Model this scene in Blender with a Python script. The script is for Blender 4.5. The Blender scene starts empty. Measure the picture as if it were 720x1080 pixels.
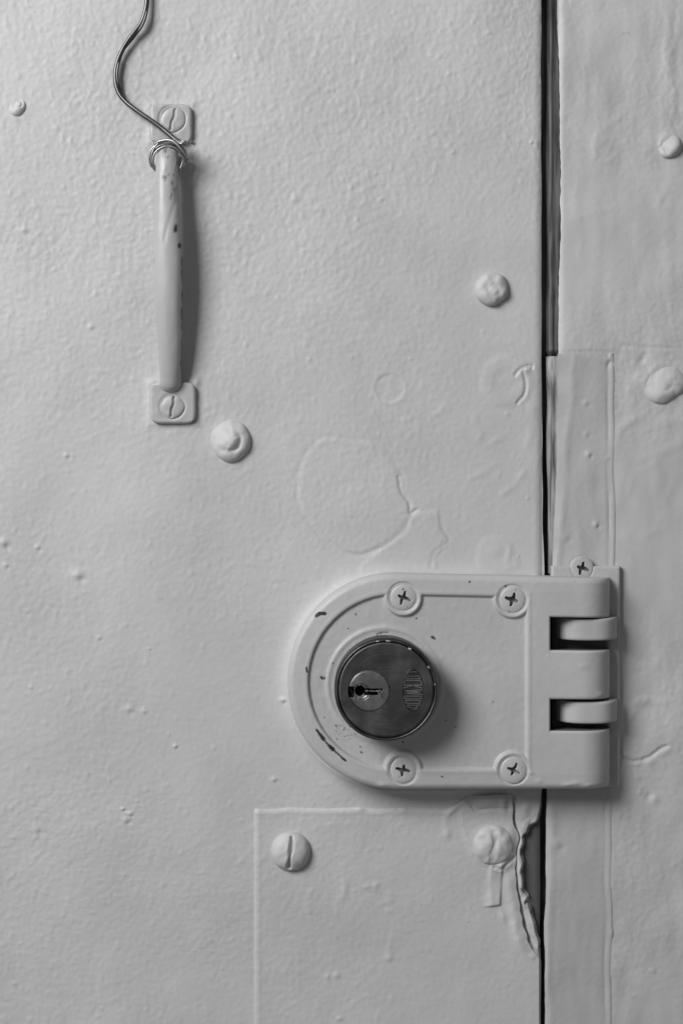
import bpy, math
import numpy as np

# ---------------------------------------------------------------- camera, light
D = 500.0            # camera distance from the door face, mm
S = 0.3              # mm on the door face for one photograph pixel
CX, CY = 360.0, 540.0
ZC = 1.20            # height of the picture centre above the floor, m

scene = bpy.context.scene
C = scene.collection

cam_d = bpy.data.cameras.new('camera')
cam_d.sensor_fit = 'VERTICAL'
cam_d.sensor_height = 36.0
cam_d.sensor_width = 24.0
cam_d.lens = 36.0 * D / (1080 * S)
cam_d.clip_start = 0.01
cam_d.clip_end = 50.0
cam_d.dof.use_dof = True
cam_d.dof.focus_distance = (D - 13) / 1000
cam_d.dof.aperture_fstop = 14.0
cam = bpy.data.objects.new('camera', cam_d)
C.objects.link(cam)
cam.location = (0, -D / 1000, ZC)
cam.rotation_euler = (math.radians(90), 0, 0)
scene.camera = cam

world = bpy.data.worlds.new('World')
scene.world = world
world.use_nodes = True
bg = world.node_tree.nodes['Background']
bg.inputs[0].default_value = (0.5, 0.5, 0.5, 1)
bg.inputs[1].default_value = 0.28


def area(name, loc, target, sx, sy, power):
    ld = bpy.data.lights.new(name, 'AREA')
    ld.shape = 'RECTANGLE'
    ld.size, ld.size_y, ld.energy = sx, sy, power
    lo = bpy.data.objects.new(name, ld)
    C.objects.link(lo)
    lo.location = loc
    from mathutils import Vector
    lo.rotation_euler = (Vector(target) - Vector(loc)).to_track_quat('-Z', 'Y').to_euler()
    return lo


area('window_light', (-0.64, -0.72, ZC + 0.52), (0.0, 0, ZC + 0.04), 0.46, 0.46, 12.6)

vs = scene.view_settings
vs.view_transform = 'Standard'
vs.look = 'None'
vs.exposure = 0.0
vs.gamma = 1.0
vs.use_curve_mapping = False
scene.cycles.use_denoising = True
scene.cycles.max_bounces = 6

# ---------------------------------------------------------------- small tools
rng = np.random.default_rng(7)
NX0, NY0, NW, NH = -260, -300, 1280, 1720


def band(sigx, sigy=None, seed=0, low=None):
    """smooth random field over the picture area, one sample per pixel, unit deviation"""
    sigy = sigy or sigx
    r = np.random.default_rng(seed)
    f = np.fft.rfft2(r.standard_normal((NH, NW)))
    fy = np.fft.fftfreq(NH)[:, None]
    fx = np.fft.rfftfreq(NW)[None, :]
    g = np.exp(-2 * np.pi ** 2 * ((fx * sigx) ** 2 + (fy * sigy) ** 2))
    if low:
        g = g - np.exp(-2 * np.pi ** 2 * (fx ** 2 + fy ** 2) * low ** 2)
    a = np.fft.irfft2(f * g, s=(NH, NW))
    return a / a.std()


def samp(field, X, Y):
    x = np.clip(X - NX0, 0, NW - 2.001)
    y = np.clip(Y - NY0, 0, NH - 2.001)
    i, j = x.astype(int), y.astype(int)
    u, v = x - i, y - j
    return (field[j, i] * (1 - u) * (1 - v) + field[j, i + 1] * u * (1 - v)
            + field[j + 1, i] * (1 - u) * v + field[j + 1, i + 1] * u * v)


n_peel = band(1.35, 1.35, 11, 5)
n_peel2 = band(2.6, 2.9, 12, 10)
n_ridge = band(1.7, 2.2, 13, 7)
n_mid = band(9, 12, 14)
n_big = band(38, 55, 15)
n_area = band(45, 45, 16)
n_drip = band(4, 16, 17)
n_fine = band(0.9, 0.9, 18)


def sst(a, b, x):
    t = np.clip((x - a) / (b - a), 0, 1)
    return t * t * (3 - 2 * t)


def smooth_line(pts, n=6, jit=0.0, seed=1, closed=False):
    p = np.array(pts, float)
    if jit:
        r = np.random.default_rng(seed)
        p = p + r.normal(0, jit * 1.3, p.shape) * (np.arange(p.shape[1]) < 2)
    if closed:
        p = np.vstack([p[-1], p, p[0], p[1]])
    else:
        p = np.vstack([2 * p[0] - p[1], p, 2 * p[-1] - p[-2]])
    out = []
    for k in range(1, len(p) - 2):
        for t in np.linspace(0, 1, n, endpoint=False):
            a, b, c, d = p[k - 1], p[k], p[k + 1], p[k + 2]
            out.append(0.5 * (2 * b + (c - a) * t + (2 * a - 5 * b + 4 * c - d) * t ** 2
                              + (3 * b - a - 3 * c + d) * t ** 3))
    out.append(p[-2])
    out = np.array(out)
    if jit:
        r = np.random.default_rng(seed)
        j = r.normal(0, jit * .16, out.shape)
        if closed:
            j[-1] = j[0]
        out = out + j
    return out


def seg_dist(X, Y, pts, reach=14.0):
    """distance to a polyline, and signed side (left of travel > 0), capped at reach"""
    d = np.full(X.shape, reach)
    side = np.zeros(X.shape)
    tt = np.zeros(X.shape)
    n = len(pts) - 1
    x0, y0 = pts.min(0)[:2] - reach
    x1, y1 = pts.max(0)[:2] + reach
    m = (X > x0) & (X < x1) & (Y > y0) & (Y < y1)
    if not m.any():
        return d, side, tt
    xs, ys = X[m], Y[m]
    dm = np.full(xs.shape, reach)
    sm = np.zeros(xs.shape)
    tm = np.zeros(xs.shape)
    for k in range(n):
        ax, ay = pts[k][:2]
        bx, by = pts[k + 1][:2]
        vx, vy = bx - ax, by - ay
        l2 = vx * vx + vy * vy + 1e-9
        t = np.clip(((xs - ax) * vx + (ys - ay) * vy) / l2, 0, 1)
        dd = np.hypot(xs - ax - t * vx, ys - ay - t * vy)
        c = (vx * (ys - ay) - vy * (xs - ax))
        b = dd < dm
        dm[b] = dd[b]
        sm[b] = np.sign(c[b])
        tm[b] = (k + t[b]) / n
    d[m], side[m], tt[m] = dm, sm, tm
    return d, side, tt


def inside(X, Y, pts):
    r = np.zeros(X.shape, bool)
    n = len(pts)
    for k in range(n):
        x1, y1 = pts[k][:2]
        x2, y2 = pts[(k + 1) % n][:2]
        if y1 == y2:
            continue
        c = ((y1 > Y) != (y2 > Y)) & (X < (x2 - x1) * (Y - y1) / (y2 - y1) + x1)
        r ^= c
    return r


def poly_sd(X, Y, pts, reach=14.0):
    q = np.vstack([pts, pts[:1]])
    d, _, _ = seg_dist(X, Y, q, reach)
    return np.where(inside(X, Y, pts), d, -d)


def gau(X, Y, cx, cy, rx, ry=None, rot=0.0):
    ry = ry or rx
    c, s = math.cos(math.radians(rot)), math.sin(math.radians(rot))
    dx, dy = X - cx, Y - cy
    return np.exp(-(((dx * c + dy * s) / rx) ** 2 + ((-dx * s + dy * c) / ry) ** 2))


def wpos(X, Y, H, zn):
    """picture pixel on the plane zn mm off the door -> metres"""
    k = (D - zn) / D * S / 1000.0
    return np.stack([(X - CX) * k, -np.asarray(H) / 1000.0 + 0 * X, (CY - Y) * k + ZC], -1)


# ---------------------------------------------------------------- materials
def new_mat(name):
    m = bpy.data.materials.new(name)
    m.use_nodes = True
    nt = m.node_tree
    return m, nt, nt.nodes['Principled BSDF']


def paint(name, col, rough=0.56, bump=0.24, chipcol=0.02, undercol=0.10, fine=2600.0):
    m, nt, b = new_mat(name)
    N, L = nt.nodes, nt.links
    tc = N.new('ShaderNodeTexCoord')
    n1 = N.new('ShaderNodeTexNoise')
    n1.inputs['Scale'].default_value = 35
    n1.inputs['Detail'].default_value = 5
    L.new(tc.outputs['Object'], n1.inputs['Vector'])
    r1 = N.new('ShaderNodeMapRange')
    r1.inputs['From Min'].default_value, r1.inputs['From Max'].default_value = 0.3, 0.7
    r1.inputs['To Min'].default_value, r1.inputs['To Max'].default_value = col * 0.92, col * 1.04
    L.new(n1.outputs['Fac'], r1.inputs['Value'])
    # grime specks
    n2 = N.new('ShaderNodeTexNoise')
    n2.inputs['Scale'].default_value = 420
    n2.inputs['Detail'].default_value = 3
    L.new(tc.outputs['Object'], n2.inputs['Vector'])
    r2 = N.new('ShaderNodeMapRange')
    r2.inputs['From Min'].default_value, r2.inputs['From Max'].default_value = 0.70, 0.78
    r2.inputs['To Min'].default_value, r2.inputs['To Max'].default_value = 1.0, 0.80
    L.new(n2.outputs['Fac'], r2.inputs['Value'])
    mu = N.new('ShaderNodeMath')
    mu.operation = 'MULTIPLY'
    L.new(r1.outputs[0], mu.inputs[0])
    L.new(r2.outputs[0], mu.inputs[1])
    # worn-through paint, plus recess shade put into the colour, by point attribute
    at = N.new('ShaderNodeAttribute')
    at.attribute_name = 'chip_shade'
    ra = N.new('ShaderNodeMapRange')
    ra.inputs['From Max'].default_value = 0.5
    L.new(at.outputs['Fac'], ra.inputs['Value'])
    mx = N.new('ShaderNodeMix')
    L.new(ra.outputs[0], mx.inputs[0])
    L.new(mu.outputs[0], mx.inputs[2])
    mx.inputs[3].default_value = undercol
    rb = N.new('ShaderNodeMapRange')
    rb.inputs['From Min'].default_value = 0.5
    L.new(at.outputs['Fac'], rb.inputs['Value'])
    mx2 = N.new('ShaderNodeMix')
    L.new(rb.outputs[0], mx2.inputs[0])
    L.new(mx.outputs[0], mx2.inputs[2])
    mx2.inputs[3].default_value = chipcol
    L.new(mx2.outputs[0], b.inputs['Base Color'])
    r3 = N.new('ShaderNodeMapRange')
    r3.inputs['From Min'].default_value, r3.inputs['From Max'].default_value = 0.3, 0.7
    r3.inputs['To Min'].default_value, r3.inputs['To Max'].default_value = rough - 0.06, rough + 0.08
    L.new(n1.outputs['Fac'], r3.inputs['Value'])
    L.new(r3.outputs[0], b.inputs['Roughness'])
    n4 = N.new('ShaderNodeTexNoise')
    n4.inputs['Scale'].default_value = fine
    n4.inputs['Detail'].default_value = 2
    L.new(tc.outputs['Object'], n4.inputs['Vector'])
    bp = N.new('ShaderNodeBump')
    bp.inputs['Strength'].default_value = bump
    bp.inputs['Distance'].default_value = 0.0002
    L.new(n4.outputs['Fac'], bp.inputs['Height'])
    L.new(bp.outputs[0], b.inputs['Normal'])
    return m


def metal(name, col, rough, rings=False, streak=0.15):
    m, nt, b = new_mat(name)
    N, L = nt.nodes, nt.links
    b.inputs['Metallic'].default_value = 1.0
    tc = N.new('ShaderNodeTexCoord')
    n1 = N.new('ShaderNodeTexNoise')
    n1.inputs['Scale'].default_value = 160
    n1.inputs['Detail'].default_value = 6
    L.new(tc.outputs['Object'], n1.inputs['Vector'])
    r1 = N.new('ShaderNodeMapRange')
    r1.inputs['From Min'].default_value, r1.inputs['From Max'].default_value = 0.3, 0.7
    r1.inputs['To Min'].default_value, r1.inputs['To Max'].default_value = col * (1 - streak), col * (1 + streak)
    L.new(n1.outputs['Fac'], r1.inputs['Value'])
    L.new(r1.outputs[0], b.inputs['Base Color'])
    r3 = N.new('ShaderNodeMapRange')
    r3.inputs['From Min'].default_value, r3.inputs['From Max'].default_value = 0.3, 0.7
    r3.inputs['To Min'].default_value, r3.inputs['To Max'].default_value = rough - 0.07, rough + 0.1
    L.new(n1.outputs['Fac'], r3.inputs['Value'])
    L.new(r3.outputs[0], b.inputs['Roughness'])
    n2 = N.new('ShaderNodeTexNoise')
    n2.inputs['Detail'].default_value = 4
    bp = N.new('ShaderNodeBump')
    if rings:
        # turned-metal rings about the axis of the cylinder (its own origin)
        sx = N.new('ShaderNodeSeparateXYZ')
        L.new(tc.outputs['Object'], sx.inputs[0])
        cb = N.new('ShaderNodeCombineXYZ')
        L.new(sx.outputs[0], cb.inputs[0])
        L.new(sx.outputs[2], cb.inputs[1])
        ln = N.new('ShaderNodeVectorMath')
        ln.operation = 'LENGTH'
        L.new(cb.outputs[0], ln.inputs[0])
        ng = N.new('ShaderNodeTexNoise')
        ng.inputs['Scale'].default_value = 60
        L.new(tc.outputs['Object'], ng.inputs['Vector'])
        c2 = N.new('ShaderNodeCombineXYZ')
        L.new(ln.outputs['Value'], c2.inputs[0])
        sc = N.new('ShaderNodeMath')
        sc.operation = 'MULTIPLY'
        sc.inputs[1].default_value = 0.0015
        L.new(ng.outputs['Fac'], sc.inputs[0])
        L.new(sc.outputs[0], c2.inputs[1])
        L.new(c2.outputs[0], n2.inputs['Vector'])
        n2.inputs['Scale'].default_value = 2600
        bp.inputs['Strength'].default_value = 0.35
        tg = N.new('ShaderNodeTangent')
        tg.direction_type = 'RADIAL'
        tg.axis = 'Y'
        L.new(tg.outputs[0], b.inputs['Tangent'])
        b.inputs['Anisotropic'].default_value = 0.25
        bp.inputs['Distance'].default_value = 0.0002
    else:
        L.new(tc.outputs['Object'], n2.inputs['Vector'])
        n2.inputs['Scale'].default_value = 1500
        bp.inputs['Strength'].default_value = 0.12
        bp.inputs['Distance'].default_value = 0.0002
    L.new(n2.outputs['Fac'], bp.inputs['Height'])
    L.new(bp.outputs[0], b.inputs['Normal'])
    return m


def grain(name, lo, hi, rough=0.8):
    """dirty bare wood and old paint inside the gap: streaks along the gap"""
    m, nt, b = new_mat(name)
    N, L = nt.nodes, nt.links
    tc = N.new('ShaderNodeTexCoord')
    mp = N.new('ShaderNodeMapping')
    mp.inputs['Scale'].default_value = (900, 900, 45)
    L.new(tc.outputs['Object'], mp.inputs['Vector'])
    n1 = N.new('ShaderNodeTexNoise')
    n1.inputs['Scale'].default_value = 1.0
    n1.inputs['Detail'].default_value = 4
    L.new(mp.outputs[0], n1.inputs['Vector'])
    r1 = N.new('ShaderNodeMapRange')
    r1.inputs['From Min'].default_value, r1.inputs['From Max'].default_value = 0.32, 0.68
    r1.inputs['To Min'].default_value, r1.inputs['To Max'].default_value = lo, hi
    L.new(n1.outputs['Fac'], r1.inputs['Value'])
    L.new(r1.outputs[0], b.inputs['Base Color'])
    b.inputs['Roughness'].default_value = rough
    bp = N.new('ShaderNodeBump')
    bp.inputs['Strength'].default_value = 0.5
    bp.inputs['Distance'].default_value = 0.0005
    L.new(n1.outputs['Fac'], bp.inputs['Height'])
    L.new(bp.outputs[0], b.inputs['Normal'])
    return m


M_DOOR = paint('door_paint', 0.52)
M_FRAME = paint('frame_paint', 0.50)
M_STRIP = paint('strip_paint', 0.45)
M_LOCK = paint('lock_paint', 0.48, rough=0.46)
M_HANDLE = paint('handle_paint', 0.43, rough=0.42, bump=0.08)
M_CYL = metal('cylinder_metal', 0.145, 0.40, rings=True)
M_PLUG = metal('plug_metal', 0.34, 0.36)
M_RIM = metal('dark_rim', 0.07, 0.38, streak=.5)
M_WAY = metal('keyway_metal', 0.05, 0.6)
M_EMBLEM = metal('emblem_metal', 0.07, 0.5)
M_COIL = metal('coil_metal', 0.32, 0.36, streak=.4)  # same wire made lighter: bright highlights on the loops put into colour
M_LETTER = metal('letter_metal', 0.34, 0.45)
M_WIRE = metal('wire_metal', 0.13, 0.42, streak=0.4)
M_EDGE = grain('bare_edge', 0.02, 0.07)
M_STOP = grain('jamb_wood', 0.03, 0.17)
M_FILL = grain('jamb_old_paint', 0.06, 0.42)


# ---------------------------------------------------------------- mesh builders
def link(name, V, F, mats, root, chip_shade=None, smooth=None, fmat=None, origin=None):
    """V metres in world space; root: the parent (its world origin is subtracted)"""
    me = bpy.data.meshes.new(name)
    V = np.asarray(V, float)
    o0 = np.zeros(3)
    if root is not None:
        o0 = np.array(root['_o'])
    elif origin is not None:
        o0 = np.array(origin)
    loc = o0
    if root is not None and origin is not None:
        loc = np.array(origin)
    if isinstance(F, np.ndarray):
        nf, k = F.shape
        me.vertices.add(len(V))
        me.vertices.foreach_set('co', (V - loc).astype(np.float32).ravel())
        me.loops.add(nf * k)
        me.loops.foreach_set('vertex_index', F.astype(np.int32).ravel())
        me.polygons.add(nf)
        me.polygons.foreach_set('loop_start', np.arange(0, nf * k, k, dtype=np.int32))
        me.update(calc_edges=True)
    else:
        me.from_pydata([tuple(v) for v in (V - loc)], [], F)
    for m in (mats if isinstance(mats, (list, tuple)) else [mats]):
        me.materials.append(m)
    n = len(me.polygons)
    me.polygons.foreach_set('use_smooth', np.ones(n, bool) if smooth is None else np.asarray(smooth, bool))
    if fmat is not None:
        me.polygons.foreach_set('material_index', np.asarray(fmat, np.int32))
    if chip_shade is not None:
        a = me.attributes.new('chip_shade', 'FLOAT', 'POINT')
        a.data.foreach_set('value', np.asarray(chip_shade, np.float32).ravel())
    me.validate()
    me.update()
    o = bpy.data.objects.new(name, me)
    C.objects.link(o)
    if root is not None:
        o.parent = root
        o.location = loc - o0
    else:
        o.location = loc
    o['_o'] = [float(v) for v in loc]
    return o


def thing(name, px, py, h, label, cat, group=None):
    o = bpy.data.objects.new(name, None)
    C.objects.link(o)
    p = wpos(np.array(px, float), np.array(py, float), h, h)
    o.location = p
    o.empty_display_size = 0.005
    o['_o'] = [float(v) for v in p]
    o['label'], o['category'] = label, cat
    if group:
        o['group'] = group
    return o


def tag(o, label, cat, group=None):
    o['label'], o['category'] = label, cat
    if group:
        o['group'] = group


def sheet(name, X, Y, H, zn, mats, root=None, keep=None, base=-3.0, chip_shade=None, skirt_mat=None, closed=False,
          origin=None, slotf=None):
    """a grid of heights; every open border gets a wall down to `base` mm"""
    nv, nu = X.shape
    idx = np.arange(nv * nu).reshape(nv, nu)
    if closed:       # columns wrap round (discs)
        r = np.roll(idx, -1, 1)
        F = np.stack([idx[:-1], idx[1:], r[1:], r[:-1]], -1).reshape(-1, 4)
    else:
        F = np.stack([idx[:-1, :-1], idx[1:, :-1], idx[1:, 1:], idx[:-1, 1:]], -1)
        if keep is not None:
            F = F[keep]
        F = F.reshape(-1, 4)
    V = wpos(X, Y, H, zn).reshape(-1, 3)
    ch = np.zeros(nv * nu) if chip_shade is None else chip_shade.ravel().copy()
    # boundary edges
    E = np.concatenate([F[:, [0, 1]], F[:, [1, 2]], F[:, [2, 3]], F[:, [3, 0]]])
    key = np.sort(E, 1)
    key = key[:, 0].astype(np.int64) * (nv * nu) + key[:, 1]
    _, inv, cnt = np.unique(key, return_inverse=True, return_counts=True)
    B = E[(cnt[inv] == 1) & (E[:, 0] != E[:, 1])]
    nfm = len(F)
    fm = np.zeros(nfm, int)
    if base is not None:
        vid = np.unique(B)
        mapping = -np.ones(nv * nu, int)
        mapping[vid] = np.arange(len(vid))
        top = V[vid].copy()
        bot = top.copy()
        bot[:, 1] = -base / 1000.0
        n0 = len(V)
        V = np.vstack([V, top, bot])
        tc_, bc_ = ch[vid], ch[vid]
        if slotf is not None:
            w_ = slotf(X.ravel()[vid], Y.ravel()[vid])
            tc_, bc_ = np.maximum(tc_, .35 * w_), np.maximum(bc_, .8 * w_)  # slot walls darken towards their foot: shade painted into the colour
        ch = np.concatenate([ch, tc_, bc_])
        a, b = mapping[B[:, 0]], mapping[B[:, 1]]
        k = len(vid)
        W = np.stack([n0 + b, n0 + a, n0 + k + a, n0 + k + b], -1)
        F = np.vstack([F, W])
        fm = np.concatenate([fm, np.full(len(W), 1 if skirt_mat else 0)])
    mats = [mats] + ([skirt_mat] if skirt_mat else [])
    return link(name, V, F, mats, root, chip_shade=ch, fmat=fm, origin=origin)


def disc(name, cx, cy, zn, r, hf, mat, root, nr=22, na=72, base=-0.4, chip_shadef=None, wob=0.0, seed=0, rmap=1.0, origin=None):
    """round piece of hardware: hf(q, x, y) gives its height in mm above zn, q = radius 0..1, x y = px from centre"""
    t = np.linspace(0, 1, nr) ** rmap
    th = np.linspace(0, 2 * np.pi, na, endpoint=False)
    q, a = np.meshgrid(t, th, indexing='ij')
    r_ = np.random.default_rng(seed)
    w = np.ones(na)
    for k in range(2, 7):
        w = w + wob / k * r_.normal() * np.cos(k * th + r_.uniform(0, 6.28))
    q = np.maximum(q, 1e-4)
    x, y = q * np.cos(a) * r * w[None], q * np.sin(a) * r * w[None]
    H = hf(q, x, y) + zn
    ch = chip_shadef(q, x, y) if chip_shadef else None
    return sheet(name, cx + x, cy + y, H, zn, mat, root, base=zn + base, chip_shade=ch, closed=True, origin=origin)


def tube(name, P, R, mat, root, n=12, flat=1.0, nrm=None, caps=True, chip_shadef=None, hnoise=None):
    """sweep along world points P (mm-free: metres); R radii in m (half width), flat = depth/width"""
    P = np.asarray(P, float)
    R = np.asarray(R, float) * np.ones(len(P))
    T = np.gradient(P, axis=0)
    T /= np.linalg.norm(T, axis=1)[:, None]
    V = []
    up = np.array([1.0, 0, 0]) if nrm is None else np.array(nrm, float)
    for p, t, r in zip(P, T, R):
        a = up - t * np.dot(up, t)
        a /= np.linalg.norm(a)
        if nrm is None:
            up = a
        b = np.cross(t, a)
        for k in range(n):
            th = 2 * np.pi * k / n
            V.append(p + a * r * math.cos(th) + b * r * flat * math.sin(th))
    V = np.array(V)
    m = len(P)
    F = []
    for i in range(m - 1):
        for k in range(n):
            F.append((i * n + k, i * n + (k + 1) % n, (i + 1) * n + (k + 1) % n, (i + 1) * n + k))
    if caps:
        F.append(tuple(range(n))[::-1])
        F.append(tuple((m - 1) * n + k for k in range(n)))
    ch = chip_shadef(V) if chip_shadef else None
    return V, F, ch


def grid(xs, ys):
    return np.meshgrid(np.asarray(xs, float), np.asarray(ys, float))


def axis(lo, f0, f1, hi, step, coarse):
    a = [np.arange(lo, f0, coarse), np.arange(f0, f1, step)]
    if hi > f1:
        a.append(np.arange(f1, hi, coarse))
    a.append([hi])
    return np.concatenate(a)


# ---------------------------------------------------------------- relief of old paint
def stipple(X, Y, amp=1.0):
    """roller stipple and brush texture of many coats, mm"""
    p = samp(n_peel, X, Y)
    r = samp(n_ridge, X, Y)
    h = 0.034 * p + 0.040 * np.maximum(r, 0.2) ** 1.25 + 0.016 * samp(n_peel2, X, Y)
    return h * amp + 0.05 * samp(n_mid, X, Y) * (0.4 + 0.6 * amp) + 0.28 * samp(n_big, X, Y)


def crack(H, X, Y, pts, depth, width, jit=0.6, seed=1, n=5, lip=0.0):
    p = smooth_line(pts, n, jit, seed)
    d, s, t = seg_dist(X, Y, p, 12)
    H -= depth * np.exp(-(d / width) ** 2)
    if lip:
        H += lip * np.exp(-(d / 5.0) ** 2) * (s < 0)
    return H


def ridge(H, X, Y, pts, height, width, jit=0.5, seed=1, n=6):
    p = smooth_line(pts, n, jit, seed)
    d, s, t = seg_dist(X, Y, p, width * 4)
    H += height * np.exp(-(d / width) ** 2) * (0.7 + 0.3 * np.sin(t * 7 + seed))
    return H


def patch(H, X, Y, pts, step, soft, jit=0.6, seed=1):
    p = smooth_line(pts, 6, jit, seed, closed=True)
    sd = poly_sd(X, Y, p, 10)
    return H + step * sst(-soft, soft, sd), sd


LCX, LCY, LR = 417.0, 719.0, 114.0     # the lock's round end


def lock_out(X, Y):
    """distance outside the lock's outline, px"""
    left = np.hypot(X - LCX, Y - LCY) - LR
    right = np.maximum(np.abs(Y - LCY) - LR, X - 643)
    return np.where(X < LCX, left, right)


# ================================================================ DOOR LEAF
def door_edge(Y):
    e = np.interp(Y, [-200, 0, 300, 560, 600, 845, 870, 1000, 1012, 1280],
                  [570.5, 570.5, 571, 572.5, 574, 571, 570, 570, 570.5, 569])
    return e + 0.35 * samp(n_drip, np.full(Y.shape, 571.0), Y)


xs = np.concatenate([axis(-170, -12, 536, 536, 1.22, 6.0)[:-1], np.arange(536, 572.01, .6)])
ys = np.concatenate([axis(-200, -12, 834, 834, 1.22, 6.0)[:-1], np.arange(834, 1016, .65), axis(1016.5, 1016.5, 1092, 1280, 1.22, 6.0)])
U, Y = grid(xs, ys)
X = np.where(U > 540, 540 + (U - 540) / 32.0 * (door_edge(Y) - 540), U)
# coats are thicker, and their texture stronger, high up and to the left
amp = 0.80 + 0.40 * sst(640, 60, Y) + 0.12 * samp(n_area, X, Y)
amp *= 1 - 0.55 * sst(330, 570, X) * sst(60, 300, Y)
amp *= 1 - 0.35 * sst(60, 0, lock_out(X, Y))
amp = np.clip(amp, 0.25, 1.3) * 0.72
H = stipple(X, Y, amp)
chip_shade = np.zeros_like(X)
# paint piled against the lock case
lo = lock_out(X, Y)
H += 1.5 * np.exp(-np.maximum(lo, 0) / 5.0) * sst(560, 480, X) + 0.5 * np.exp(-np.maximum(lo, 0) / 14) * sst(545, 500, X)
# patch where an old fitting sat: a lifted edge all round
pp = [(338, 466), (368, 466), (401, 470), (416, 488), (424, 508), (424, 520), (433, 540), (430, 548), (412, 568),
      (376, 584), (347, 570), (320, 541), (315, 515), (320, 485)]
H, sd = patch(H, X, Y, pp, 0.12, 1.8, 0.7, 3)
H -= 0.12 * (.35 + .65 * sst(-.8, 1.0, samp(n_mid, X, Y))) * np.exp(-((sd + 2) / 2.2) ** 2)
H = crack(H, X, Y, [(421, 505), (423, 518), (430, 530), (433, 542), (438, 536)], 0.35, 1.4, 0.8, 5)
H = crack(H, X, Y, [(322, 545), (345, 568), (374, 584), (398, 577)], 0.14, 1.6, 0.5, 6)
# torn edges between the patch and the lock
H, sd = patch(H, X, Y, [(437, 546), (464, 540), (467, 558), (474, 571), (458, 585), (453, 602), (380, 602), (398, 582), (428, 560)],
              0.20, 1.5, 0.8, 8)
H = crack(H, X, Y, [(464, 541), (467, 556), (472, 570), (458, 582), (454, 598)], 0.13, 1.6, 0.5, 9)
H, sd = patch(H, X, Y, [(508, 572), (528, 566), (538, 575), (545, 598), (506, 600)], 0.18, 2.5, 0.8, 10)
H += 0.25 * gau(X, Y, 521, 581, 9, 8) + 0.2 * gau(X, Y, 536, 585, 3, 9, 10)
# plugged screw hole
q = np.hypot(X - 411, Y - 409)
H -= 0.13 * sst(16.5, 13.5, q) - 0.05 * np.exp(-((q - 17) / 2.0) ** 2)
# buried bolt with a broken skin near the edge
q = np.hypot((X - 534) / 1.0, (Y - 402) / 1.0)
H += 0.24 * sst(31, 22, q) - 0.20 * sst(18, 8, q)
H += 0.30 * gau(X, Y, 549, 392, 9, 5, -25) + 0.25 * gau(X, Y, 556, 389, 4, 3)
H = crack(H, X, Y, [(543, 394), (548, 388), (558, 387), (561, 390)], 0.4, 1.4, 0.9, 12)
H = crack(H, X, Y, [(549, 396), (553, 404), (551, 415), (543, 425)], 0.4, 1.4, 0.9, 13)
# runs and ripples under it
for k, (a, b, c, d, w) in enumerate([(512, 470, 535, 455, 3), (495, 505, 520, 490, 3), (530, 520, 552, 500, 3.5),
                                     (500, 440, 506, 462, 4), (560, 430, 556, 470, 4), (455, 440, 470, 425, 3)]):
    H = ridge(H, X, Y, [(a, b), ((a + c) / 2, (b + d) / 2 + 2), (c, d)], 0.16, w, 0.4, 30 + k)
# loose lumps in the paint
for (a, b, r, h) in [(82, 606, 6, 0.55), (4, 572, 5, 0.5), (7, 596, 3, 0.3), (185, 787, 2.2, 0.5), (137, 858, 3, 0.35),
                     (133, 864, 4, 0.3), (40, 577, 3, 0.3), (130, 853, 2, .4), (105, 672, 3, .25), (33, 725, 2, .2),
                     (158, 684, 2, .25), (135, 748, 4, .3), (152, 750, 3, .25), (38, 875, 4, .3), (96, 345, 3, .25),
                     (26, 243, 4, .35), (250, 60, 3, .25), (310, 210, 4, .25), (402, 210, 3, .22), (463, 60, 3, .2),
                     (70, 480, 3, .3), (560, 150, 2, .35), (545, 840, 6, .5), (298, 738, 3, .6), (289, 822, 3, .4)]:
    H += h * gau(X, Y, a, b, r, r * 0.8)
    H -= 0.5 * h * gau(X, Y, a + r * .9, b + r * .9, r * .6)
r_ = np.random.default_rng(44)
for k in range(110):
    a, b, r = r_.uniform(-20, 560), r_.uniform(-20, 1090), r_.uniform(1.2, 2.6)
    m = (np.abs(X - a) < 12) & (np.abs(Y - b) < 12)
    H[m] += r_.uniform(0.06, 0.2) * gau(X[m], Y[m], a, b, r, r * r_.uniform(.6, 1.4))
# long shallow brush strokes / trowel marks
for k in range(46):
    a, b = r_.uniform(0, 560), r_.uniform(0, 700)
    L, t = r_.uniform(8, 24), r_.uniform(-75, -15) * math.pi / 180
    H = ridge(H, X, Y, [(a, b), (a + L * .5 * math.cos(t) + r_.normal(0, 1.5), b - L * .5 * math.sin(t) * -1),
                        (a + L * math.cos(t), b + L * math.sin(t))], r_.uniform(.03, .08), r_.uniform(1.6, 3.0), .4, 60 + k)
# collars of paint round the fixings
for (a, b, r, h) in [(518, 305, 17, .14), (244, 465, 21, .2), (18, 113, 10, .10)]:
    q = np.hypot(X - a, Y - b)
    H += h * np.exp(-np.maximum(q - r, 0) / 6.0)
for (a, b, c, d) in [(157, 109, 204, 152), (157, 401, 208, 448)]:
    q = np.maximum(np.maximum(a - X, X - c), np.maximum(b - Y, Y - d))
    H += 0.35 * np.exp(-np.maximum(q, 0) / 2.5)
H += 0.5 * gau(X, Y, 207, 404, 4, 5) + 0.3 * gau(X, Y, 160, 404, 5, 4)
# the edge of the leaf rounds off
H -= 0.9 * np.clip((X - 562) / 9.5, 0, 1) ** 2.5
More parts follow.
